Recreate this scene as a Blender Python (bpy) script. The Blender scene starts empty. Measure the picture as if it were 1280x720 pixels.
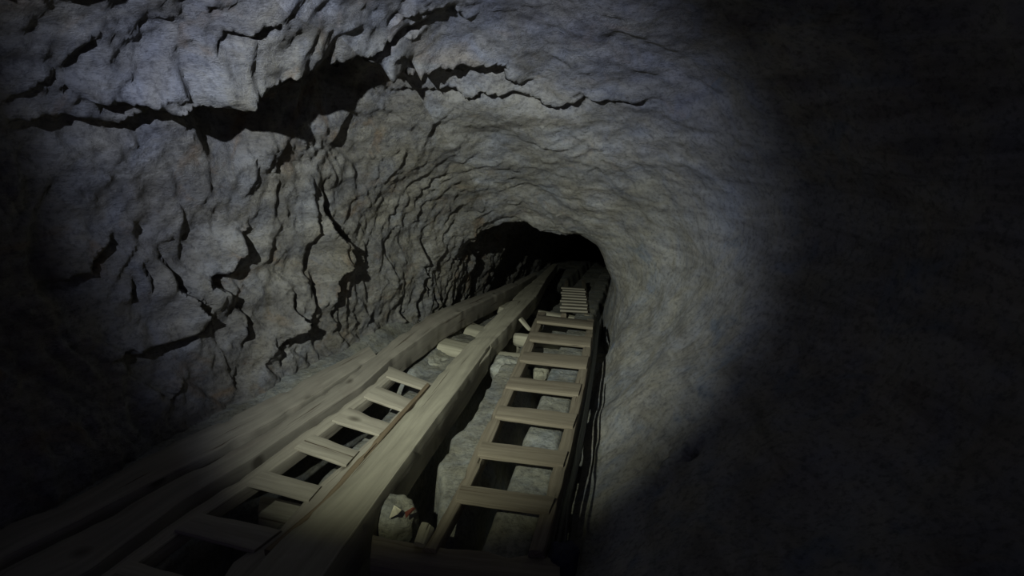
import bpy, math, random
import numpy as np
from mathutils import Vector, Matrix, noise
random.seed(7)
SC = bpy.context.scene
COL = SC.collection

# ------------------------------------------------------------------ camera
F = 700.0; H = 1.55                       # focal length in px of a 1280 px wide frame, camera height over the track bed
d = np.array([155.0, 175.0, -F]); d /= np.linalg.norm(d)
c = np.array([1.0, -0.075, 0.0]); c[2] = (155 + 175 * -0.075) / F; c /= np.linalg.norm(c)
n = np.cross(c, d)
M = np.stack([c, d, n])
cam_d = bpy.data.cameras.new('camera'); cam = bpy.data.objects.new('camera', cam_d); COL.objects.link(cam)
cam_d.sensor_width = 36.0; cam_d.lens = F / 1280 * 36.0; cam_d.clip_start = 0.02
mw = Matrix([[float(v) for v in r] for r in M]).to_4x4(); mw.translation = (0, 0, H)
cam.matrix_world = mw
SC.camera = cam
SC.view_settings.view_transform = 'Standard'; SC.view_settings.look = 'None'
SC.view_settings.gamma = 1; SC.view_settings.use_curve_mapping = False
SC.view_settings.exposure = 0.0

# ------------------------------------------------------------------ world and lamps
w = bpy.data.worlds.new('world'); SC.world = w; w.use_nodes = True
w.node_tree.nodes['Background'].inputs[0].default_value = (0.52, 0.48, 0.85, 1)
w.node_tree.nodes['Background'].inputs[1].default_value = 0.10

def ray(px, py):
    v = np.array([px - 640.0, 360.0 - py, -F]); v /= np.linalg.norm(v); return M @ v
CREST = 4.5; SLOPE = 0.13                 # past the crest the incline steepens
def P(px, py, z=0.0):                     # where a measured line of sight meets the track plane raised by z
    r = ray(px, py); t = (z - H) / r[2]
    p = np.array([0, 0, H]) + r * t
    if t < 0 or p[1] > CREST:
        t = (z + SLOPE * CREST - H) / (r[2] + SLOPE * r[1]); p = np.array([0, 0, H]) + r * t
    return Vector([float(a) for a in p])
def drop(y): return SLOPE * max(0.0, y - CREST)

def spot(name, loc, aim, energy, size, blend, color, rad):
    l = bpy.data.lights.new(name, 'SPOT'); l.energy = energy; l.spot_size = math.radians(size); l.spot_blend = blend
    l.color = color; l.shadow_soft_size = rad
    o = bpy.data.objects.new(name, l); COL.objects.link(o); o.location = loc
    o.rotation_euler = (Vector(aim) - Vector(loc)).to_track_quat('-Z', 'Y').to_euler(); return o
LP = (-1.00, -0.1, 2.08)                  # headlamp on the helmet of the person filming
spot('headlamp_wide_beam', LP, (-1.12, 3.6, 0.98), 350, 65, 0.85, (0.70, 0.79, 1.0), 0.02)
spot('headlamp_centre_beam', LP, (-1.0, 4.2, 0.25), 345, 54, 1.0, (0.98, 1.0, 0.50), 0.02)

# ------------------------------------------------------------------ materials
def mat(name, build, rough=0.9):
    m = bpy.data.materials.new(name); m.use_nodes = True
    nt = m.node_tree; b = nt.nodes['Principled BSDF']; b.inputs['Roughness'].default_value = rough
    b.inputs['Specular IOR Level'].default_value = 0.25
    build(nt, b); return m
def N(nt, t, **k):
    x = nt.nodes.new(t)
    for a, v in k.items(): setattr(x, a, v)
    return x
def ramp(nt, src, stops):
    r = N(nt, 'ShaderNodeValToRGB'); e = r.color_ramp.elements
    while len(e) < len(stops): e.new(0.5)
    for el, (p_, c_) in zip(e, stops): el.position = p_; el.color = (*c_, 1)
    nt.links.new(src, r.inputs[0]); return r
def noise_tex(nt, vec, scale, detail=6, rough=0.6, dist=0.0):
    t = N(nt, 'ShaderNodeTexNoise'); t.inputs['Scale'].default_value = scale; t.inputs['Detail'].default_value = detail
    t.inputs['Roughness'].default_value = rough; t.inputs['Distortion'].default_value = dist
    nt.links.new(vec, t.inputs['Vector']); return t
def mapping(nt, out, scale, rot=(0, 0, 0)):
    mp = N(nt, 'ShaderNodeMapping'); mp.inputs['Scale'].default_value = scale; mp.inputs['Rotation'].default_value = rot
    nt.links.new(out, mp.inputs['Vector']); return mp.outputs[0]
def mix(nt, fac, a, b_, mode='MIX', f=None):
    m = N(nt, 'ShaderNodeMix', data_type='RGBA', blend_type=mode)
    if f is not None: m.inputs[0].default_value = f
    else: nt.links.new(fac, m.inputs[0])
    for s, v in ((6, a), (7, b_)):
        if isinstance(v, tuple): m.inputs[s].default_value = (*v, 1)
        else: nt.links.new(v, m.inputs[s])
    return m.outputs[2]
def rock_mat(name, lo, hi, tint, bump=0.6, fine=1.0):
    def build(nt, b):
        co = N(nt, 'ShaderNodeNewGeometry').outputs['Position']
        big = noise_tex(nt, co, 1.6, 5, 0.6, 0.4)
        base = ramp(nt, big.outputs[0], [(0.3, lo), (0.7, hi)])
        st = noise_tex(nt, mapping(nt, co, (2.0, 1.2, 7.0), (0.5, 0.35, 0.2)), 1.3, 8, 0.65, 0.8)
        sr = ramp(nt, st.outputs[0], [(0.35, (0.45, 0.43, 0.42)), (0.6, (1.0, 1.0, 1.0))])
        col = mix(nt, None, base.outputs[0], sr.outputs[0], 'MULTIPLY', 0.7)
        rs = noise_tex(nt, co, 2.7, 4, 0.6, 1.2)
        rr = ramp(nt, rs.outputs[0], [(0.58, (0, 0, 0)), (0.72, (1, 1, 1))])
        col = mix(nt, rr.outputs[0], col, tint)
        hv = noise_tex(nt, co, 3.6, 5, 0.6, 0.9)
        hr = ramp(nt, hv.outputs[0], [(0.36, (1.0, 0.95, 0.80)), (0.5, (0.97, 0.97, 0.97)), (0.64, (0.86, 0.93, 1.12))])
        col = mix(nt, None, col, hr.outputs[0], 'MULTIPLY', 0.6)
        sp = noise_tex(nt, co, 38, 6, 0.7)
        spr = ramp(nt, sp.outputs[0], [(0.36, (0.45, 0.45, 0.47)), (0.52, (1, 1, 1))])
        col = mix(nt, None, col, spr.outputs[0], 'MULTIPLY', 0.75)
        nt.links.new(col, b.inputs['Base Color'])
        b1 = N(nt, 'ShaderNodeBump'); b1.inputs['Strength'].default_value = bump; b1.inputs['Distance'].default_value = 0.03
        nt.links.new(noise_tex(nt, co, 14, 9, 0.68, 0.6).outputs[0], b1.inputs['Height'])
        b2 = N(nt, 'ShaderNodeBump'); b2.inputs['Strength'].default_value = bump * 0.8 * fine; b2.inputs['Distance'].default_value = 0.10
        nt.links.new(noise_tex(nt, mapping(nt, co, (1, 1, 3), (0.5, 0.3, 0)), 30, 8, 0.7, 1.0).outputs[0], b2.inputs['Height'])
        nt.links.new(b1.outputs[0], b2.inputs['Normal'])
        rg = noise_tex(nt, mapping(nt, co, (1.0, 1.0, 1.6), (0.4, 0.2, 0)), 5.5, 7, 0.55, 0.35); rg.noise_type = 'RIDGED_MULTIFRACTAL'
        b3 = N(nt, 'ShaderNodeBump'); b3.inputs['Strength'].default_value = bump; b3.inputs['Distance'].default_value = 0.014; b3.invert = True
        nt.links.new(rg.outputs[0], b3.inputs['Height']); nt.links.new(b2.outputs[0], b3.inputs['Normal']); nt.links.new(b3.outputs[0], b.inputs['Normal'])
    return mat(name, build, 0.92)
ROCK = rock_mat('rock_wall', (0.20, 0.19, 0.18), (0.33, 0.32, 0.31), (0.22, 0.17, 0.13))
ROOF = rock_mat('rock_roof', (0.25, 0.25, 0.26), (0.40, 0.39, 0.39), (0.30, 0.26, 0.24), 0.5)
BANK = rock_mat('mud_bank', (0.24, 0.24, 0.24), (0.36, 0.35, 0.34), (0.18, 0.20, 0.24), 0.35, 0.6)
MUD = rock_mat('mud_floor', (0.23, 0.23, 0.21), (0.35, 0.35, 0.32), (0.20, 0.22, 0.23), 0.45)
STONE = rock_mat('loose_stone', (0.28, 0.28, 0.25), (0.42, 0.42, 0.37), (0.30, 0.27, 0.21), 0.5)
DARKSTONE = rock_mat('dark_stone', (0.03, 0.03, 0.05), (0.06, 0.06, 0.10), (0.04, 0.04, 0.06), 0.4)

def wood_mat(name, lo, hi, stain, gap=(0.07, 0.05, 0.035)):
    def build(nt, b):
        uv = N(nt, 'ShaderNodeTexCoord').outputs['UV']
        g = noise_tex(nt, mapping(nt, uv, (42, 1.6, 1)), 1.0, 7, 0.65, 0.5)
        base = ramp(nt, g.outputs[0], [(0.25, lo), (0.6, hi)])
        k = noise_tex(nt, mapping(nt, uv, (5, 2.2, 1)), 1.0, 5, 0.6, 0.8)
        kr = ramp(nt, k.outputs[0], [(0.52, (0, 0, 0)), (0.75, (1, 1, 1))])
        col = mix(nt, kr.outputs[0], base.outputs[0], stain)
        cr = noise_tex(nt, mapping(nt, uv, (60, 0.9, 1)), 1.0, 4, 0.5, 0.2)
        crr = ramp(nt, cr.outputs[0], [(0.30, (0, 0, 0)), (0.36, (1, 1, 1))])
        col = mix(nt, crr.outputs[0], gap, col)
        vo = N(nt, 'ShaderNodeTexVoronoi'); vo.inputs['Scale'].default_value = 1.0
        nt.links.new(mapping(nt, uv, (6.0, 2.3, 1)), vo.inputs['Vector'])
        vr = ramp(nt, vo.outputs['Distance'], [(0.05, (0.22, 0.2, 0.18)), (0.12, (1, 1, 1))])
        col = mix(nt, None, col, vr.outputs[0], 'MULTIPLY', 0.8)
        nt.links.new(col, b.inputs['Base Color'])
        bp = N(nt, 'ShaderNodeBump'); bp.inputs['Strength'].default_value = 0.5; bp.inputs['Distance'].default_value = 0.006
        nt.links.new(g.outputs[0], bp.inputs['Height']); nt.links.new(bp.outputs[0], b.inputs['Normal'])
    return mat(name, build, 0.85)
BEAM = wood_mat('pale_timber', (0.20, 0.185, 0.15), (0.33, 0.31, 0.25), (0.26, 0.24, 0.20))
RAIL = wood_mat('grey_timber', (0.17, 0.155, 0.135), (0.27, 0.25, 0.215), (0.21, 0.185, 0.16))
LADD = wood_mat('brown_ladder_wood', (0.12, 0.10, 0.075), (0.23, 0.20, 0.155), (0.155, 0.125, 0.095))
LADL = wood_mat('light_ladder_wood', (0.20, 0.18, 0.15), (0.33, 0.305, 0.255), (0.26, 0.23, 0.195))
LOG = wood_mat('sleeper_wood', (0.24, 0.225, 0.175), (0.38, 0.36, 0.29), (0.29, 0.265, 0.21))
LATH = wood_mat('brown_lath', (0.12, 0.09, 0.06), (0.20, 0.155, 0.105), (0.14, 0.10, 0.065))
def plain(name, colr, rough=0.6):
    def build(nt, b):
        co = N(nt, 'ShaderNodeNewGeometry').outputs['Position']
        t = noise_tex(nt, co, 25, 4)
        r = ramp(nt, t.outputs[0], [(0.3, tuple(v * 0.6 for v in colr)), (0.7, colr)])
        nt.links.new(r.outputs[0], b.inputs['Base Color'])
    return mat(name, build, rough)
RUBBER = plain('black_rubber', (0.025, 0.027, 0.025), 0.5)
PAPER = plain('pale_scrap', (0.62, 0.58, 0.45), 0.8)
RUST = plain('rusty_red', (0.20, 0.06, 0.04), 0.8)

# ------------------------------------------------------------------ helpers
def tag(o, label=None, cat=None, group=None, kind=None):
    for k_, v in (('label', label), ('category', cat), ('group', group), ('kind', kind)):
        if v: o[k_] = v
    return o
def link_mesh(name, verts, faces, m, parent=None, uvs=None, smooth=True, centre=True, origin=None):
    v = np.array([tuple(a) for a in verts], dtype=float)
    o_ = np.array(origin) if origin is not None else (v.mean(0) if centre else np.zeros(3))
    me = bpy.data.meshes.new(name); me.from_pydata([tuple(a) for a in (v - o_)], [], faces); me.update()
    if smooth: me.polygons.foreach_set('use_smooth', [True] * len(me.polygons))
    if uvs is not None:
        ul = me.uv_layers.new(name='uv'); li = np.empty(len(me.loops), dtype=int); me.loops.foreach_get('vertex_index', li)
        ul.data.foreach_set('uv', np.array(uvs, dtype=float)[li].ravel())
    me.materials.append(m)
    o = bpy.data.objects.new(name, me); COL.objects.link(o)
    o.location = o_
    if parent is not None: o.parent = parent; o.location = o_ - np.array(parent.location)
    return o
def empty(name, loc, label, cat, group=None):
    o = bpy.data.objects.new(name, None); COL.objects.link(o); o.location = loc; o.empty_display_size = 0.1
    return tag(o, label, cat, group)
SEED = [0.0]
def slab_data(left, right, thick, wob=0.004, bevel=0.012, step=0.035, chip=0.010):
    """a sawn timber: its top face runs between two 3-D edge lines, its depth is thick (downwards)"""
    SEED[0] += 7.31; sd = SEED[0]
    def resample(pts, m):
        pts = [Vector(p_) for p_ in pts]; L = [0]
        for a, b_ in zip(pts, pts[1:]): L.append(L[-1] + (b_ - a).length)
        out = []
        for i in range(m):
            s = L[-1] * i / (m - 1); j = 0
            while j < len(L) - 2 and s > L[j + 1]: j += 1
            t = (s - L[j]) / max(1e-9, L[j + 1] - L[j]); out.append(pts[j].lerp(pts[j + 1], t))
        return out, L[-1]
    l0 = sum((Vector(b_) - Vector(a)).length for a, b_ in zip(left, left[1:]))
    m = max(4, int(l0 / step) + 1)
    A, la = resample(left, m); B, lb = resample(right, m)
    verts, uvs, faces = [], [], []
    for i in range(m):
        a, b_ = A[i], B[i]; ax = (b_ - a); wd = ax.length; ax.normalize()
        t = (A[min(i + 1, m - 1)] - A[max(i - 1, 0)]).normalized()
        up = ax.cross(t).normalized()
        if up.z < 0: up = -up
        bv = min(bevel, wd * 0.3, thick * 0.3)
        prof = [(bv, 0), (wd * .35, .0), (wd * .65, .0), (wd - bv, 0), (wd - bv * .3, -bv * .3), (wd, -bv), (wd, -thick / 2), (wd, -thick + bv), (wd - bv, -thick),
                (wd / 2, -thick), (bv, -thick), (0, -thick + bv), (0, -thick / 2), (0, -bv), (bv * .3, -bv * .3)]
        s = la * i / (m - 1)
        for q, (x, z) in enumerate(prof):
            p_ = a + ax * x + up * z
            e = noise.noise(Vector((x * 6 + sd, s * 3.0, z * 6))) * wob + noise.noise(Vector((x * 20, s * 14 + sd, z * 20))) * wob * .6
            corner = q in (0, 3, 4, 5, 13, 14)
            ch = max(0, noise.noise(Vector((sd + (x > wd / 2) * 9, s * 7.0, 1))) - .12) * chip * 3 if corner else 0
            cen = a + ax * (wd / 2) - up * (thick / 2)
            p_ = p_ + (p_ - cen).normalized() * (e - ch)
            verts.append(p_); uvs.append((q * 0.021 + 0.4 * (q / 15) * wd + sd, s + sd * .37))
    K = 15
    for i in range(m - 1):
        for q in range(K):
            q2 = (q + 1) % K; faces.append((i * K + q, i * K + q2, (i + 1) * K + q2, (i + 1) * K + q))
    faces.append(tuple(range(K - 1, -1, -1))); faces.append(tuple((m - 1) * K + q for q in range(K)))
    return verts, faces, uvs
def slab(name, left, right, thick, m, parent=None, **k):
    v, f, u = slab_data(left, right, thick, **k); o = link_mesh(name, v, f, m, parent, u)
    o.data.set_sharp_from_angle(angle=math.radians(34)); return o
def log_data(pts, r, wob=0.008, flat=0.0, step=0.03, seg=18):
    """a round log along a 3-D line; flat shaves its top"""
    SEED[0] += 3.77; sd = SEED[0]
    pts = [Vector(p_) for p_ in pts]; verts, uvs, faces = [], [], []
    L = sum((b_ - a).length for a, b_ in zip(pts, pts[1:])); m = max(5, int(L / step) + 1)
    cum = [0]
    for a, b_ in zip(pts, pts[1:]): cum.append(cum[-1] + (b_ - a).length)
    for i in range(m):
        s = L * i / (m - 1); j = 0
        while j < len(cum) - 2 and s > cum[j + 1]: j += 1
        t = (s - cum[j]) / (cum[j + 1] - cum[j]); p_ = pts[j].lerp(pts[j + 1], t); tg = (pts[j + 1] - pts[j]).normalized()
        sx = tg.cross(Vector((0, 0, 1))).normalized(); up = sx.cross(tg)
        e = 1 - .18 * (1 if i in (0, m - 1) else 0)
        for q in range(seg):
            an = 2 * math.pi * q / seg
            rr = (r + wob * 2 * noise.noise(Vector((math.cos(an) * 1.2 + sd, math.sin(an) * 1.2, s * 4))) + wob * noise.noise(Vector((math.cos(an) * 4 + sd, math.sin(an) * 4, s * 9)))) * e
            z = min(rr * math.sin(an), r * (1 - flat)); verts.append(p_ + sx * rr * math.cos(an) + up * z)
            uvs.append((q / seg * 0.35 + sd, s + sd))
    for i in range(m - 1):
        for q in range(seg):
            q2 = (q + 1) % seg; faces.append((i * seg + q, (i + 1) * seg + q, (i + 1) * seg + q2, i * seg + q2))
    faces.append(tuple(range(seg))); faces.append(tuple((m - 1) * seg + q for q in range(seg - 1, -1, -1)))
    return verts, faces, uvs
def log(name, pts, r, m, parent=None, **k):
    v, f, u = log_data(pts, r, **k); return link_mesh(name, v, f, m, parent, u)
def boulder(name, centre, size, m, seed=0, rough=0.25, rot=0.0, sub=24):
    verts, faces = [], []
    for i in range(sub + 1):
        th = math.pi * i / sub
        for j in range(sub * 2):
            ph = math.pi * j / sub; v = Vector((math.sin(th) * math.cos(ph), math.sin(th) * math.sin(ph), math.cos(th)))
            pw = 0.72; v2 = Vector([math.copysign(abs(a) ** pw, a) for a in v])
            dd, pp = noise.voronoi(v * 1.3 + Vector((seed * 3.1, seed, 0)))
            k_ = 1 + rough * (dd[1] - dd[0] - .4) * -.5 + rough * .8 * noise.noise(v * 1.6 + Vector((seed, 0, seed))) + rough * .35 * noise.noise(v * 5 + Vector((seed, 2, 0)))
            p_ = Vector((v2.x * size[0], v2.y * size[1], v2.z * size[2])) * k_
            p_.rotate(Matrix.Rotation(rot, 3, 'Z')); verts.append(p_ + Vector(centre))
    W = sub * 2
    for i in range(sub):
        for j in range(W):
            j2 = (j + 1) % W; faces.append((i * W + j, (i + 1) * W + j, (i + 1) * W + j2, i * W + j2))
    return link_mesh(name, verts, faces, m)

# ------------------------------------------------------------------ the rock: cross-sections of the working, left foot -> roof -> right foot
ST = {
 -1.6: [(-2.2,-.5),(-2.32,.0),(-2.4,.5),(-2.42,1.0),(-2.3,1.5),(-2.0,1.95),(-1.5,2.25),(-.8,2.42),(0,2.5),(.7,2.45),(1.25,2.15),(1.6,1.6),(1.6,1.05),(1.2,.55),(.5,.22),(-.12,-.2)],
 0.6: [(-2.25,-.5),(-2.34,.0),(-2.4,.5),(-2.42,1.0),(-2.3,1.5),(-2.0,1.95),(-1.5,2.25),(-.8,2.42),(0,2.5),(.7,2.42),(1.25,2.1),(1.6,1.6),(1.6,1.05),(1.2,.55),(.5,.22),(-.14,-.2)],
 1.8: [(-2.22,-.5),(-2.3,.0),(-2.36,.45),(-2.36,.95),(-2.25,1.4),(-1.95,1.85),(-1.45,2.15),(-.8,2.32),(-.1,2.38),(.55,2.3),(1.05,2.0),(1.35,1.55),(1.3,1.05),(.95,.55),(.4,.22),(-.15,-.2)],
 3.0: [(-2.1,-.5),(-2.16,.0),(-2.17,.4),(-2.15,.85),(-2.02,1.28),(-1.78,1.65),(-1.35,1.95),(-.85,2.08),(-.3,2.08),(.2,1.95),(.62,1.68),(.85,1.3),(.8,.9),(.55,.5),(.2,.2),(-.16,-.2)],
 4.2: [(-1.95,-.5),(-2.0,.0),(-1.96,.32),(-1.9,.62),(-1.78,.92),(-1.58,1.18),(-1.28,1.38),(-.92,1.46),(-.52,1.42),(-.18,1.28),(.12,1.07),(.28,.82),(.28,.56),(.16,.3),(0,.1),(-.17,-.25)],
 5.0: [(-1.84,-.6),(-1.86,-.15),(-1.80,.15),(-1.72,.38),(-1.61,.56),(-1.46,.74),(-1.25,.88),(-1.02,.94),(-.78,.89),(-.58,.84),(-.38,.78),(-.22,.65),(-.14,.45),(-.12,.22),(-.14,-.02),(-.18,-.4)],
 5.25:[(-1.84,-.65),(-1.86,-.15),(-1.79,.12),(-1.71,.34),(-1.6,.52),(-1.45,.68),(-1.25,.79),(-1.03,.85),(-.80,.79),(-.6,.76),(-.42,.73),(-.28,.62),(-.2,.43),(-.16,.2),(-.16,-.05),(-.18,-.45)],
 5.5: [(-1.84,-.7),(-1.86,-.22),(-1.79,.08),(-1.72,.32),(-1.66,.56),(-1.54,.84),(-1.28,1.06),(-.98,1.12),(-.68,1.08),(-.42,.98),(-.22,.8),(-.13,.55),(-.12,.3),(-.13,0),(-.15,-.3),(-.18,-.55)],
 7.5: [(-1.85,-1.0),(-1.85,-.55),(-1.78,-.25),(-1.7,.02),(-1.6,.3),(-1.45,.5),(-1.25,.66),(-1.0,.72),(-.7,.70),(-.42,.62),(-.22,.46),(-.13,.26),(-.12,.0),(-.13,-.3),(-.15,-.6),(-.18,-.9)],
 10.0:[(-1.85,-1.5),(-1.85,-.9),(-1.8,-.6),(-1.72,-.3),(-1.6,-.05),(-1.45,.12),(-1.25,.24),(-1.0,.29),(-.7,.27),(-.42,.2),(-.22,.05),(-.13,-.15),(-.12,-.4),(-.13,-.7),(-.15,-1.0),(-.18,-1.3)],
 20.0:[(-1.85,-3.2),(-1.85,-2.6),(-1.8,-2.3),(-1.72,-2.0),(-1.6,-1.75),(-1.45,-1.58),(-1.25,-1.46),(-1.0,-1.41),(-.7,-1.43),(-.42,-1.5),(-.22,-1.65),(-.13,-1.85),(-.12,-2.1),(-.13,-2.4),(-.15,-2.7),(-.18,-3.0)],
 20.6: [(-1.85,-3.2),(-1.85,-2.6),(-1.8,-2.3),(-1.72,-2.0),(-1.6,-1.75),(-1.45,-1.58),(-1.25,-1.46),(-1.0,-1.41),(-.7,-1.43),(-.42,-1.5),(-.22,-1.65),(-.13,-1.85),(-.12,-2.1),(-.13,-2.4),(-.15,-2.7),(-.18,-3.0)]}
def sstep(a, b_, x): t = max(0.0, min(1.0, (x - a) / (b_ - a))); return t * t * (3 - 2 * t)
def build_rock():
    ys = sorted(ST); K = 16; NU = 330
    def catmull(p0, p1, p2, p3, t):
        return .5 * ((2 * p1) + (-p0 + p2) * t + (2 * p0 - 5 * p1 + 4 * p2 - p3) * t * t + (-p0 + 3 * p1 - 3 * p2 + p3) * t ** 3)
    prof = {}
    u = np.linspace(0, K - 1, NU)
    for y in ys:
        a = np.array(ST[y], dtype=float); a = np.vstack([2 * a[0] - a[1], a, 2 * a[-1] - a[-2]])
        out = np.zeros((NU, 2))
        for i, uu in enumerate(u):
            j = min(int(uu), K - 2); out[i] = catmull(a[j], a[j + 1], a[j + 2], a[j + 3], uu - j)
        prof[y] = out
    Y = np.concatenate([np.arange(-1.6, .5, .1), np.arange(.5, 6.2, .016), np.arange(6.2, 10.5, .05), np.arange(10.5, 20.6, .15)])
    G = np.zeros((len(Y), NU, 3))
    for k_, y in enumerate(Y):
        j = max(0, min(len(ys) - 2, np.searchsorted(ys, y, side='right') - 1)); t = (y - ys[j]) / (ys[j + 1] - ys[j])
        t = min(1, max(0, t))
        h0 = ys[j + 1] - ys[j]
        m0 = (prof[ys[j + 1]] - prof[ys[j - 1]]) / (ys[j + 1] - ys[j - 1]) if j > 0 else (prof[ys[j + 1]] - prof[ys[j]]) / h0
        m1 = (prof[ys[j + 2]] - prof[ys[j]]) / (ys[j + 2] - ys[j]) if j + 2 < len(ys) else (prof[ys[j + 1]] - prof[ys[j]]) / h0
        t2, t3 = t * t, t ** 3
        p_ = (2*t3-3*t2+1)*prof[ys[j]] + (t3-2*t2+t)*h0*m0 + (-2*t3+3*t2)*prof[ys[j+1]] + (t3-t2)*h0*m1
        G[k_, :, 0] = p_[:, 0]; G[k_, :, 1] = y; G[k_, :, 2] = p_[:, 1]
    def normals(G):
        du = np.gradient(G, axis=1); dv = np.gradient(G, axis=0); nn = np.cross(du, dv)
        nn /= np.linalg.norm(nn, axis=2, keepdims=True) + 1e-12; return nn
    NN = normals(G)
    cen = np.array([-.9, 0, .6]); s = np.sign((NN[60, 160] * (cen - G[60, 160]) * [1, 0, 1]).sum()); NN *= s   # point inwards
    disp = np.zeros(G.shape[:2])
    U = np.broadcast_to(u / (K - 1), disp.shape)
    Vv = Vector; nz = noise.noise; vor = noise.voronoi
    def h3(p_): return (math.sin(p_[0] * 127.1 + p_[1] * 311.7 + p_[2] * 74.7) * 43758.5453) % 1
    for a in range(G.shape[0]):
        ya = Y[a]
        for b_ in range(NU):
            x, y, z = G[a, b_]; uu = U[a, b_]
            p_ = Vv((x, y, z))
            left = max(0, min(1, (0.42 - uu) / .08)); right = max(0, min(1, (uu - .62) / .1)); roof = 1 - left - right
            q = p_ + Vv((nz(p_ * 1.7), nz(p_ * 1.7 + Vv((5, 5, 5))), nz(p_ * 1.7 + Vv((9, 1, 3))))) * .22
            D = .10 * nz(p_ * .9) + .05 * nz(p_ * 2.3 + Vv((3, 0, 0)))
            # broken blocks: steeply standing on the left wall, flat bedded in the roof
            ql = Vv((q.x * 2.2, q.y * 3.4 + q.z * 1.1, q.z * 1.9)) * 1.0
            dd, pp = vor(ql); h = h3(pp[0]); tl = h3(pp[1])
            mk = sstep(-.15, .35, nz(p_ * 1.1 + Vv((2, 8, 1)))); blk = (h - .5) * .07 * mk + ((ql - pp[0]).y * (.25 + tl) + (ql - pp[0]).z * (tl - .6)) * .045 * (.3 + .7 * mk)
            ql2 = ql * 2.6 + Vv((4, 2, 7)); dd2, pp2 = vor(ql2); h2 = h3(pp2[0])
            blk2 = ((h2 - .5) * .036 + (ql2 - pp2[0]).y * .022) * (.45 + .55 * (1 - mk)); ql3 = q * 13; dd3, pp3 = vor(ql3); blk2 += (h3(pp3[0]) - .5) * .013 + ((ql3 - pp3[0]).x + (ql3 - pp3[0]).z) * .004
            crv = 0.0
            amp = (1.0 * left + .42 * roof + .10 * right)
            if ya < 5.2: near = 1
            else: near = 1.1
            e1 = min(1, (dd[1] - dd[0]) / .10); e2 = min(1, (dd2[1] - dd2[0]) / .16); D += (blk * e1 + blk2 * e2 + crv) * amp * near
            fine = .020 * nz(p_ * 7) + .010 * nz(Vv((x * 16, y * 16, z * 16))) + .005 * nz(p_ * 37)
            D += fine * (1.0 * left + .9 * roof + .45 * right)
            if roof > 0:                                   # thin bedding scales under the roof
                g = z * 9 + x * 2.0 + y * 1.2 + nz(p_ * 2) * 1.8; fr = g - math.floor(g)
                D += roof * .016 * (min(fr, (1 - fr) * 4) - .4) * (0.25 + max(0, nz(p_ * 1.3)))
            if 4.2 < ya < 7 and uu < .45:                  # chiselled ribs beside the opening
                k_ = min(1, (ya - 4.2) / .6) * (1 if ya < 5.1 else .55); g = nz(Vv((x * 3, y * 9 + z * 3.5, z * 1.6)))
                D += k_ * .06 * abs(g) * (1 - uu / .45 * .5)
            disp[a, b_] = D
    # measured steps and ledges
    disp[Y > 19.5] = 0
    base = G.reshape(-1, 3)
    rel = base - np.array([0, 0, H]); cc = rel @ M            # camera-frame coordinates of the bare wall, only to find where a measured point lies on it
    vis = cc[:, 2] < -.1
    sx = np.where(vis, 640 - F * cc[:, 0] / np.minimum(cc[:, 2], -1e-3), 1e6); sy = np.where(vis, 360 + F * cc[:, 1] / np.minimum(cc[:, 2], -1e-3), 1e6)
    depth = -cc[:, 2]
    def on_wall(px, py):
        e = (sx - px) ** 2 + (sy - py) ** 2; near = e < max(30, e.min() * 2 + 1)
        i = np.where(near)[0]; return base[i[np.argmin(depth[i])]]
    strokes = [   # polyline in the photo, protrusion before it, recess after it, reach before, reach after, side vector
     ([(215,125),(250,108),(297,86),(344,68),(400,56),(440,60),(482,78),(515,92)], .14, .34, .40, .55, (0, 0, 1)),
     ([(503,44),(518,30),(527,19)], .05, .06, .15, .10, (0, 0, 1)),
     ([(440,55),(470,48),(503,44)], .05, .07, .15, .07, (0, 0, 1)),
     ([(505,70),(535,88),(580,84),(625,92),(650,110)], .06, .07, .2, .10, (0, 0, 1)),
     ([(500,128),(560,124),(640,120),(700,134),(735,126)], .04, .05, .2, .08, (0, 0, 1)),
     ([(725,124),(760,128),(800,132)], .04, .05, .15, .06, (0, 0, 1)),
     ([(566,24),(580,30),(590,32)], .03, .09, .08, .05, (0, 0, 1)),
     ([(0,150),(80,150),(150,148),(215,125)], .04, .05, .2, .12, (0, 0, 1)),
     ([(225,45),(290,20),(340,8)], .02, .03, .12, .05, (0, 0, 1)),
     ([(300,290),(298,305),(285,336),(262,351),(280,365),(292,377)], .07, .05, .25, .05, (0,-1, 0)),
     ([(209,330),(216,345),(221,362),(240,368),(255,392),(259,415)], .06, .05, .22, .05, (0,-1, 0)),
     ([(259,415),(225,430),(190,442),(150,451)], .06, .05, .20, .06, (0, 0, 1)),
     ([(305,386),(319,400),(311,430)], .06, .05, .20, .04, (0,-1, 0)),
     ([(364,375),(370,411),(350,434),(356,452)], .07, .06, .18, .06, (0,-1, 0)),
     ([(398,240),(405,262),(412,285),(431,302),(431,321),(416,336),(409,374),(416,396)], .08, .07, .22, .06, (0,-1, 0)),
     ([(390,352),(386,396),(376,412)], .05, .05, .14, .04, (0,-1, 0)),
     ([(191,366),(186,340)], .03, .04, .1, .04, (0,-1, 0)),
     ([(170,350),(166,375)], .03, .04, .1, .04, (0,-1, 0)),
     ([(140,292),(120,322),(108,345),(49,362)], .05, .05, .2, .06, (0, 0, 1)),
     ([(235,480),(215,500),(195,480)], .03, .03, .1, .03, (0,-1, 0)),
     ([(535,318),(533,345),(537,372)], .04, .05, .15, .03, (0,-1, 0)),
     ([(506,392),(508,405)], .04, .04, .08, .03, (0,-1, 0)),
     ([(545,372),(548,380)], .04, .05, .08, .04, (0,-1, 0)),
     ([(600,292),(590,318),(594,345),(594,366)], .015, .03, .15, .06, (0,-1, 0)),
     ([(870,545),(840,560),(815,590)], .03, .05, .15, .08, (0, 0, 1)),
    ]
    dflat = disp.reshape(-1)
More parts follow.
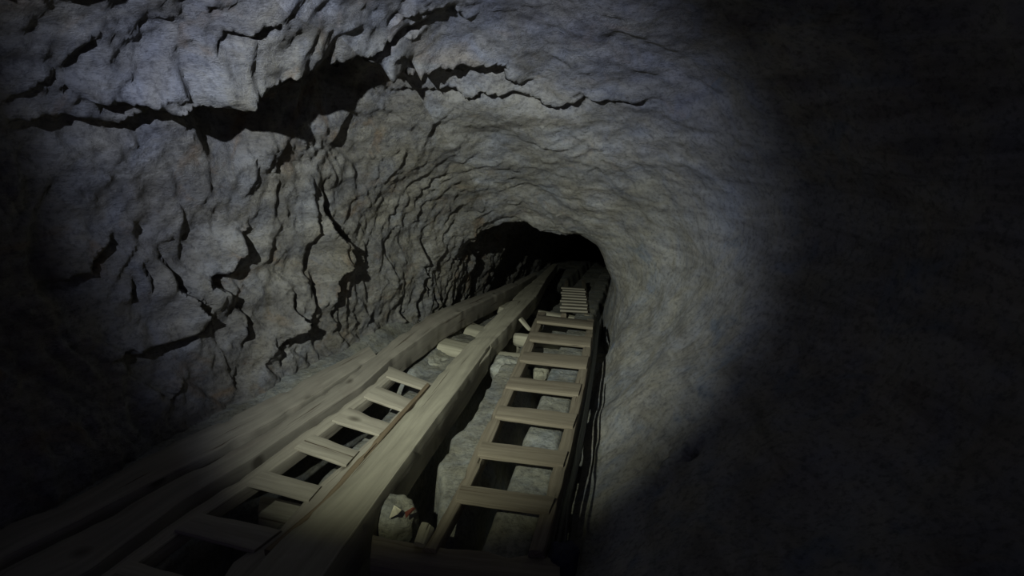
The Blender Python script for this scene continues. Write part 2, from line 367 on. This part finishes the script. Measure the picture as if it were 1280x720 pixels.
    for pts, pro, rec, rb, ra, side in strokes:
        q = [on_wall(*p_) for p_ in pts]; q = np.array(q); side = np.array(side, dtype=float)
        lo = q.min(0) - max(rb, ra) - .05; hi = q.max(0) + max(rb, ra) + .05
        idx = np.where(np.all((base > lo) & (base < hi), axis=1))[0]
        if len(idx) == 0: continue
        B = base[idx].copy(); jit = np.array([[noise.noise(Vector(b_) * 9) * .03, noise.noise(Vector(b_) * 9 + Vector((7, 0, 0))) * .05, noise.noise(Vector(b_) * 9 + Vector((0, 7, 0))) * .03] for b_ in B]); B += jit
        best = np.full(len(idx), 9.0); sg = np.zeros(len(idx)); tt = np.zeros(len(idx)); n_ = len(q) - 1
        for s_ in range(n_):
            a, e = q[s_], q[s_ + 1]; ab = e - a; t = np.clip(((B - a) @ ab) / max(1e-9, ab @ ab), 0, 1)
            pr = a + t[:, None] * ab; df = B - pr; dist = np.linalg.norm(df, axis=1); m_ = dist < best
            if side[1] != 0 and abs(ab[2]) > 1e-6:
                sgn = -(df[:, 1])                      # nearer to the viewer = before
            else: sgn = df[:, 2] - .35 * df[:, 1] * 0
            best[m_] = dist[m_]; sg[m_] = sgn[m_]; tt[m_] = ((s_ + t) / n_)[m_]
        taper = np.clip(np.minimum(tt, 1 - tt) * 5 + .25, 0, 1)
        before = sg > 0
        sd_ = np.where(before, best, -best); w_ = np.clip((sd_ + .013) / .026, 0, 1); mul = 1.5 if side[1] != 0 else 1.1; rag = np.array([1 + .45 * noise.noise(Vector(b_) * 7) for b_ in base[idx]]); f = mul * rag * (w_ * pro * np.clip(1 - best / rb, 0, 1) ** 1.3 - (1 - w_) * rec * np.clip(1 - best / ra, 0, 1) ** .8)
        dflat[idx] += f * taper
    Gd = G + NN * disp[:, :, None]
    N2 = normals(Gd) * s
    cuts = [(0, 132, 'wall_left', ROCK), (132, 205, 'ceiling', ROOF), (205, NU - 1, 'wall_right', BANK)]
    NV = G.shape[0]
    for u0, u1, name, m in cuts:
        sub = Gd[:, u0:u1 + 1].reshape(-1, 3); W = u1 - u0 + 1
        ii = (np.arange(NV - 1)[:, None] * W + np.arange(W - 1)[None, :]).ravel()
        fc = np.stack([ii, ii + 1, ii + W + 1, ii + W], 1)
        if s < 0: fc = fc[:, ::-1]
        o = link_mesh(name, sub, [tuple(int(q) for q in f_) for f_ in fc], m, centre=False)
        o.data.normals_split_custom_set_from_vertices([tuple(v) for v in N2[:, u0:u1 + 1].reshape(-1, 3)])
        tag(o, {'wall_left': 'rough broken grey rock wall left of the timbers', 'ceiling': 'ledged grey-blue rock roof over the working', 'wall_right': 'smooth grey rock bank and wall right of the ladder'}[name], name.split('_')[0] if 'wall' in name else 'ceiling', kind='structure')
build_rock()

bk = [(x, 20.0 + .12 * noise.noise(Vector((x * 2, 0, z * 2))), z) for z in np.linspace(-3.6, -.9, 28) for x in np.linspace(-2.3, .3, 27)]
tag(link_mesh('wall_back', bk, [(j * 27 + i, j * 27 + i + 1, (j + 1) * 27 + i + 1, (j + 1) * 27 + i) for j in range(27) for i in range(26)], ROCK, centre=False), 'dark rock at the far bottom of the opening', 'wall', kind='structure')
# floor: trench beside the main beam, pit under the narrow ladder, mud under the wide ladder
def floor_z(x, y):
    wv = noise.noise(Vector((x * 2, y * 1.5, 3))) * .03
    xx = x + wv
    z = -.10
    z += .12 * (1 - sstep(-2.0, -1.82, xx))
    pit = sstep(-1.72, -1.62, xx) * (1 - sstep(-1.50, -1.45, xx)) * (1 - sstep(3.3, 3.7, y))
    z -= .42 * pit
    z -= .04 * sstep(-1.5, -1.45, xx) * (1 - sstep(-1.15, -1.0, xx))
    edge = -.86 + .04 * noise.noise(Vector((0, y * 2.2, 8))) + .025 * noise.noise(Vector((0, y * 7, 8))) + .13 * (1 - sstep(1.8, 2.5, y))
    tr = sstep(-1.12, -1.02, xx) * (1 - sstep(edge - .03, edge + .02, x))
    z -= .45 * tr * (1 - .3 * sstep(3.8, 4.8, y))
    shelf = sstep(edge, edge + .03, x) * (1 - sstep(-.70, -.60, x)) * (1 - sstep(3.7, 4.0, y)) * sstep(1.95, 2.1, y)
    z += .10 * shelf
    gap = sstep(-.60, -.57, xx) * (1 - sstep(-.515, -.49, xx)) * (1 - sstep(3.9, 4.1, y))
    z -= .22 * gap
    mound = sstep(-.52, -.46, xx) * (1 - sstep(-.30, -.25, xx))
    z += .11 * mound
    low = sstep(-.9, -.8, x) * (1 - sstep(-.56, -.50, x)) * (1 - sstep(1.75, 2.0, y)); z -= .25 * low
    z -= .16 * sstep(-.235, -.215, x) * (1 - sstep(-.13, -.10, x))
    z += .015 * noise.noise(Vector((x * 6, y * 6, 0))) + .008 * noise.noise(Vector((x * 17, y * 17, 0)))
    return z - drop(y)
xs = np.arange(-2.45, .021, .013); yf = np.concatenate([np.arange(-1.6, 1.0, .08), np.arange(1.0, 6.0, .02), np.arange(6.0, 20.2, .1)])
fv = [(x, y, floor_z(x, y)) for y in yf for x in xs]; W = len(xs)
ff = [(j * W + i, j * W + i + 1, (j + 1) * W + i + 1, (j + 1) * W + i) for j in range(len(yf) - 1) for i in range(W - 1)]
tag(link_mesh('floor', fv, ff, MUD, centre=False), 'uneven grey mud and rock floor with a trench beside the main beam', 'floor', kind='structure')

# ------------------------------------------------------------------ timbers of the skidway
def Pl(pts, z): return [P(x, y, z) for x, y in pts]
def at(x, y, z): return Vector((x, y, z - drop(y)))
# weathered outer plank against the left wall
o = slab('wall_plank', [at(-2.22, .9, .10)] + Pl([(0, 657), (75, 632), (169, 577), (240, 542), (345, 493), (409, 458), (460, 432)], .10),
         [at(-1.97, .9, .10)] + Pl([(0, 697), (94, 652), (187, 603), (277, 560), (340, 526), (386, 498), (440, 464), (470, 444)], .10), .09, RAIL, wob=.008, chip=.02)
tag(o, 'rough grey plank wedged against the foot of the left rock wall', 'plank')
# left skid rail, near length
o = slab('skid_rail', [at(-2.0, .7, .10)] + Pl([(0, 712), (94, 666), (187, 615), (277, 569), (340, 533), (386, 503), (440, 467), (495, 422), (530, 396), (556, 384), (594, 370), (622, 360), (645, 351), (668, 340)], .10),
         [at(-1.73, .7, .10)] + Pl([(60, 737), (112, 712), (232, 622), (319, 570), (364, 540), (452, 482), (491, 447), (529, 420), (552, 403), (576, 390), (604, 377), (628, 366), (650, 355), (671, 343)], .10), .17, RAIL, wob=.006)
tag(o, 'long grey timber rail right of the wall plank, running into the dark opening', 'rail')
# main beam
o = slab('main_beam', [at(-1.19, .6, .13)] + Pl([(311, 715), (352, 672), (424, 608), (480, 546), (536, 484), (556, 459), (584, 430)], .13),
         [at(-.93, .6, .13)] + Pl([(405, 718), (478, 615), (545, 523), (575, 483), (606, 440), (617, 424)], .13), .20, BEAM, wob=.004, chip=.007)
tag(o, 'broad pale beam down the middle, nearest length with a splintered end', 'beam')
o = slab('main_beam', Pl([(580, 434), (611, 402), (632, 382), (652, 362), (672, 346), (690, 330)], .13),
         Pl([(614, 430), (634, 409), (654, 387), (672, 368), (684, 347), (697, 330)], .13), .16, BEAM, wob=.005)
tag(o, 'pale beam continuing past the splintered joint into the dark opening', 'beam')
# brown lath along the left edge of the main beam
o = slab('lath', Pl([(330, 686), (400, 628), (452, 568), (500, 515), (534, 478)], .10), Pl([(338, 688), (406, 631), (457, 572), (504, 518), (537, 481)], .10), .03, LATH, wob=.002, bevel=.004)
tag(o, 'thin brown lath along the left edge of the broad beam', 'lath')
# splinter at the joint
o = slab('splinter', Pl([(612, 424), (606, 440), (598, 452)], .10), Pl([(618, 426), (612, 442), (600, 455)], .10), .02, BEAM, wob=.002, bevel=.004, step=.01)
tag(o, 'torn wood splinter hanging off the right edge of the broad beam', 'splinter')

# ------------------------------------------------------------------ narrow ladder between rail and main beam
ZL = .085
lt = empty('ladder', P(400, 580, 0), 'narrow pale wooden ladder lying between the left rail and the broad beam', 'ladder', 'ladders laid down the incline')
def quad_board(name, tl, tr, br, bl, z, th, m, parent, zr=None):
    zr = z if zr is None else zr
    return slab(name, [P(*bl, z), P(*br, zr)], [P(*tl, z), P(*tr, zr)], th, m, parent, wob=.003, bevel=.006, step=.02, chip=.006)
slab('stile', [at(-1.68, 1.05, .12)] + Pl([(161, 692), (225, 645), (311, 590), (375, 543), (450, 492), (484, 462)], .12),
     [at(-1.62, 1.05, .12)] + Pl([(185, 694), (257, 642), (336, 590), (395, 547), (466, 493), (497, 465)], .12), .07, LADL, lt)
slab('stile', [at(-1.27, 1.05, .07)] + Pl([(290, 702), (349, 660), (397, 606), (446, 562), (485, 528), (514, 499), (531, 482)], .07),
     [at(-1.20, 1.05, .07)] + Pl([(320, 712), (372, 660), (414, 614), (461, 566), (500, 530), (528, 500), (544, 483)], .07), .06, LADL, lt)
rungs_l = [((486, 457), (541, 479), (533, 487), (483, 470)), ((472, 482), (520, 501), (508, 514), (455, 495)), ((437, 509), (490, 529), (474, 543), (415, 525)),
           ((392, 543), (450, 562), (433, 581), (368, 559)), ((332, 587), (402, 607), (386, 625), (308, 604)), ((253, 640), (353, 661), (318, 688), (218, 662)), ((165, 700), (270, 730), (235, 765), (120, 735))]
for tl, tr, br, bl in rungs_l: quad_board('rung', tl, tr, br, bl, .130, .022, LADL, lt, .082)

# ------------------------------------------------------------------ wide ladder on the right
ZR = .10
rt = empty('ladder', P(650, 560, 0), 'wide brown wooden ladder lying right of the trench beside the right wall', 'ladder', 'ladders laid down the incline')
slab('stile', Pl([(528, 684), (536, 673), (570, 612), (597, 553), (619, 507), (637, 470), (650, 441), (661, 415), (672, 390)], ZR - .02),
     Pl([(546, 686), (552, 674), (589, 606), (615, 552), (634, 507), (651, 470), (664, 441), (673, 415), (683, 390)], ZR - .02), .07, LADD, rt)
slab('stile', Pl([(661, 687), (664, 677), (681, 620), (697, 561), (711, 514), (719, 477), (727, 443), (731, 419), (734, 398)], ZR - .02),
     Pl([(682, 689), (684, 680), (699, 623), (714, 563), (724, 516), (732, 479), (738, 445), (741, 420), (743, 399)], ZR - .02), .07, LADD, rt)
rungs_r = [((672, 393), (742, 401), (741, 409), (671, 401)), ((664, 414), (739, 421), (738, 432), (662, 424)), ((655, 439), (736, 445), (733, 459), (650, 450)),
           ((640, 470), (727, 479), (723, 493), (632, 483)), ((626, 506), (722, 516), (716, 533), (619, 520)), ((603, 551), (710, 563), (704, 581), (597, 568)), ((577, 604), (694, 621), (686, 640), (570, 624))]
for tl, tr, br, bl in rungs_r: quad_board('rung', tl, tr, br, bl, ZR - .006, .026, LADD, rt)
# far ladder beyond the crest, its rungs close together in the steep view
fl = empty('ladder', P(715, 380, 0), 'far ladder with closely seen rungs, going down into the dark opening', 'ladder', 'ladders laid down the incline')
slab('stile', Pl([(701, 392), (704, 368), (706, 350)], .02), Pl([(708, 392), (710, 368), (711, 350)], .02), .05, LADD, fl)
slab('stile', Pl([(730, 393), (729, 370), (727, 350)], .02), Pl([(737, 394), (735, 370), (732, 350)], .02), .05, LADD, fl)
for i in range(9):
    y = 386 - 4.3 * i + .10 * i * i; k_ = random.uniform(-2, 2)
    quad_board('rung', (702 + k_ + i * .3, y), (735 + k_ * .5 - i * .4, y + 1.8), (735 + k_ * .5 - i * .4, y + 3.2), (701 + k_ + i * .3, y + 1.4), .045, .02, LADL, fl)

# ------------------------------------------------------------------ sleepers and boards under the rails
def tie(pxl, pxr, z, r, label, name='sleeper', m=LOG, flat=.35, group=None):
    a = P(*pxl, z) - Vector((0, 0, r * (1 - flat))); b_ = P(*pxr, z) - Vector((0, 0, r * (1 - flat)))
    return tag(log(name, [a, (a + b_) / 2, b_], r, m, flat=flat), label, 'sleeper', group)
tie((578, 404), (645, 422), -.075, .11, 'thick rounded sleeper under the broad beam, beyond the pale flat one')
o = log('sleeper', [P(543, 424, -.07) - Vector((0,0,.05)), P(630, 443, -.07) - Vector((0,0,.05))], .10, LOG, flat=.5)
tag(o, 'pale flat-sawn sleeper end left of the broad beam, nearest of those beyond the narrow ladder', 'sleeper')
o = slab('sleeper', Pl([(621, 383), (657, 391)], -.05), Pl([(627, 373), (662, 382)], -.05), .08, LOG, wob=.004)
tag(o, 'small squared sleeper end poking out left of the broad beam towards the opening', 'sleeper')
o = slab('sleeper', Pl([(644, 370), (664, 374)], -.05), Pl([(647, 362), (668, 367)], -.05), .08, LOG, wob=.004)
tag(o, 'furthest small sleeper end left of the broad beam, at the opening', 'sleeper')
tie((620, 442), (735, 452), -.015, .08, 'pale log end right of the broad beam, nearest of the three under the wide ladder')
tie((643, 417), (738, 427), -.015, .065, 'middle log end of the three under the top of the wide ladder')
tie((667, 387), (741, 400), -.03, .050, 'furthest log end of the three under the top of the wide ladder')
# beam end below the narrow ladder, seen in the second gap from the bottom
o = slab('sleeper', [P(322, 640, -.10), P(400, 655, -.10)], [P(326, 618, -.10), P(392, 632, -.10)], .14, LOG, wob=.004)
tag(o, 'squared sleeper end seen through the lowest clear gap of the narrow ladder', 'sleeper')
# bottom crosswise log
a, b_ = P(464, 683, .08), P(700, 712, .06)
o = slab('cross_timber', [P(462, 706, .06), P(560, 722, .06), P(700, 734, .05)], [P(466, 664, .06), P(560, 681, .06), P(700, 690, .05)], .13, LADD, wob=.01, bevel=.035, chip=.02)
tag(o, 'heavy brown cross timber under the foot of the wide ladder', 'timber')
o = slab('stake', [P(516, 676, .09), P(526, 652, .12)], [P(530, 680, .09), P(541, 655, .12)], .05, LOG, wob=.003)
tag(o, 'short pale timber stub sticking up behind the cross timber', 'stub')
o = slab('splinter', [P(661, 412, .02), P(650, 398, .10)], [P(665, 412, .02), P(653, 396, .10)], .02, LOG, wob=.002, bevel=.004, step=.02)
tag(o, 'thin broken stick leaning right of the broad beam, near the far logs', 'stick')
# ------------------------------------------------------------------ stones
def stone(px, py, z, size, label, seed, m=STONE, rot=0, rough=.25, name='stone'):
    p_ = P(px, py, z); return tag(boulder(name, p_, size, m, seed, rough, rot), label, 'stone')
stone(538, 462, -.24, (.17, .19, .13), 'big pale stone at the head of the narrow ladder, beside the broad beam', 3, rot=.3)
stone(633, 463, -.09, (.12, .13, .10), 'pale stone under the near log end, right of the broad beam', 5)
stone(490, 652, -.03, (.10, .09, .09), 'rounded stone under the paper scrap behind the cross timber', 8)
stone(705, 700, .02, (.055, .07, .05), 'small dark bluish stone at the foot of the right wall', 11, DARKSTONE)
stone(676, 466, -.07, (.06, .08, .045), 'small stone in the fourth gap of the wide ladder from its far end', 14)

# ------------------------------------------------------------------ scraps
def sheet(name, pts, th, m, label, cat):
    P3 = [Vector(p_) for p_ in pts]; up = (P3[1] - P3[0]).cross(P3[2] - P3[0]).normalized() * th; k_ = len(P3)
    v = P3 + [p_ + up for p_ in P3]; f = [tuple(range(k_))[::-1], tuple(range(k_, 2 * k_))] + [(i, (i + 1) % k_, (i + 1) % k_ + k_, i + k_) for i in range(k_)]
    return tag(link_mesh(name, v, f, m, smooth=False), label, cat)
sheet('paper_scrap', [P(487, 648, .06), P(497, 643, .08), P(502, 638, .08), P(493, 632, .09)], .003, PAPER, 'pale torn scrap on the rounded stone behind the cross timber', 'scrap')
sheet('rusty_flake', [P(507, 647, .05), P(519, 635, .07), P(516, 634, .08), P(506, 640, .07)], .004, RUST, 'small rust-red flake beside the pale scrap', 'flake')

# ------------------------------------------------------------------ cables along the right wall
def cable(pts, r, label):
    P3 = [Vector(p_) for p_ in pts]; out = []
    for i in range(len(P3) - 1):
        p0, p1, p2, p3 = P3[max(0, i - 1)], P3[i], P3[i + 1], P3[min(len(P3) - 1, i + 2)]
        for s_ in range(8):
            t = s_ / 8; out.append(.5 * ((2 * p1) + (p2 - p0) * t + (2 * p0 - 5 * p1 + 4 * p2 - p3) * t * t + (3 * p1 - p0 - 3 * p2 + p3) * t ** 3))
    out.append(P3[-1])
    return tag(log('cable', out, r, RUBBER, wob=0, seg=10), label, 'cable', 'cables along the right wall')
cable([P(748, 402, .08), P(744, 440, .06), P(738, 480, .05), P(730, 530, .04), P(718, 590, .04), P(705, 640, .03), P(693, 700, .02)], .014, 'thick black cable hugging the right side of the wide ladder')
cable([P(739, 470, .12), P(730, 520, .12), P(722, 560, .10), P(719, 592, .10), P(711, 630, .09), P(706, 685, .06)], .006, 'thin black cable nearest the right wall')
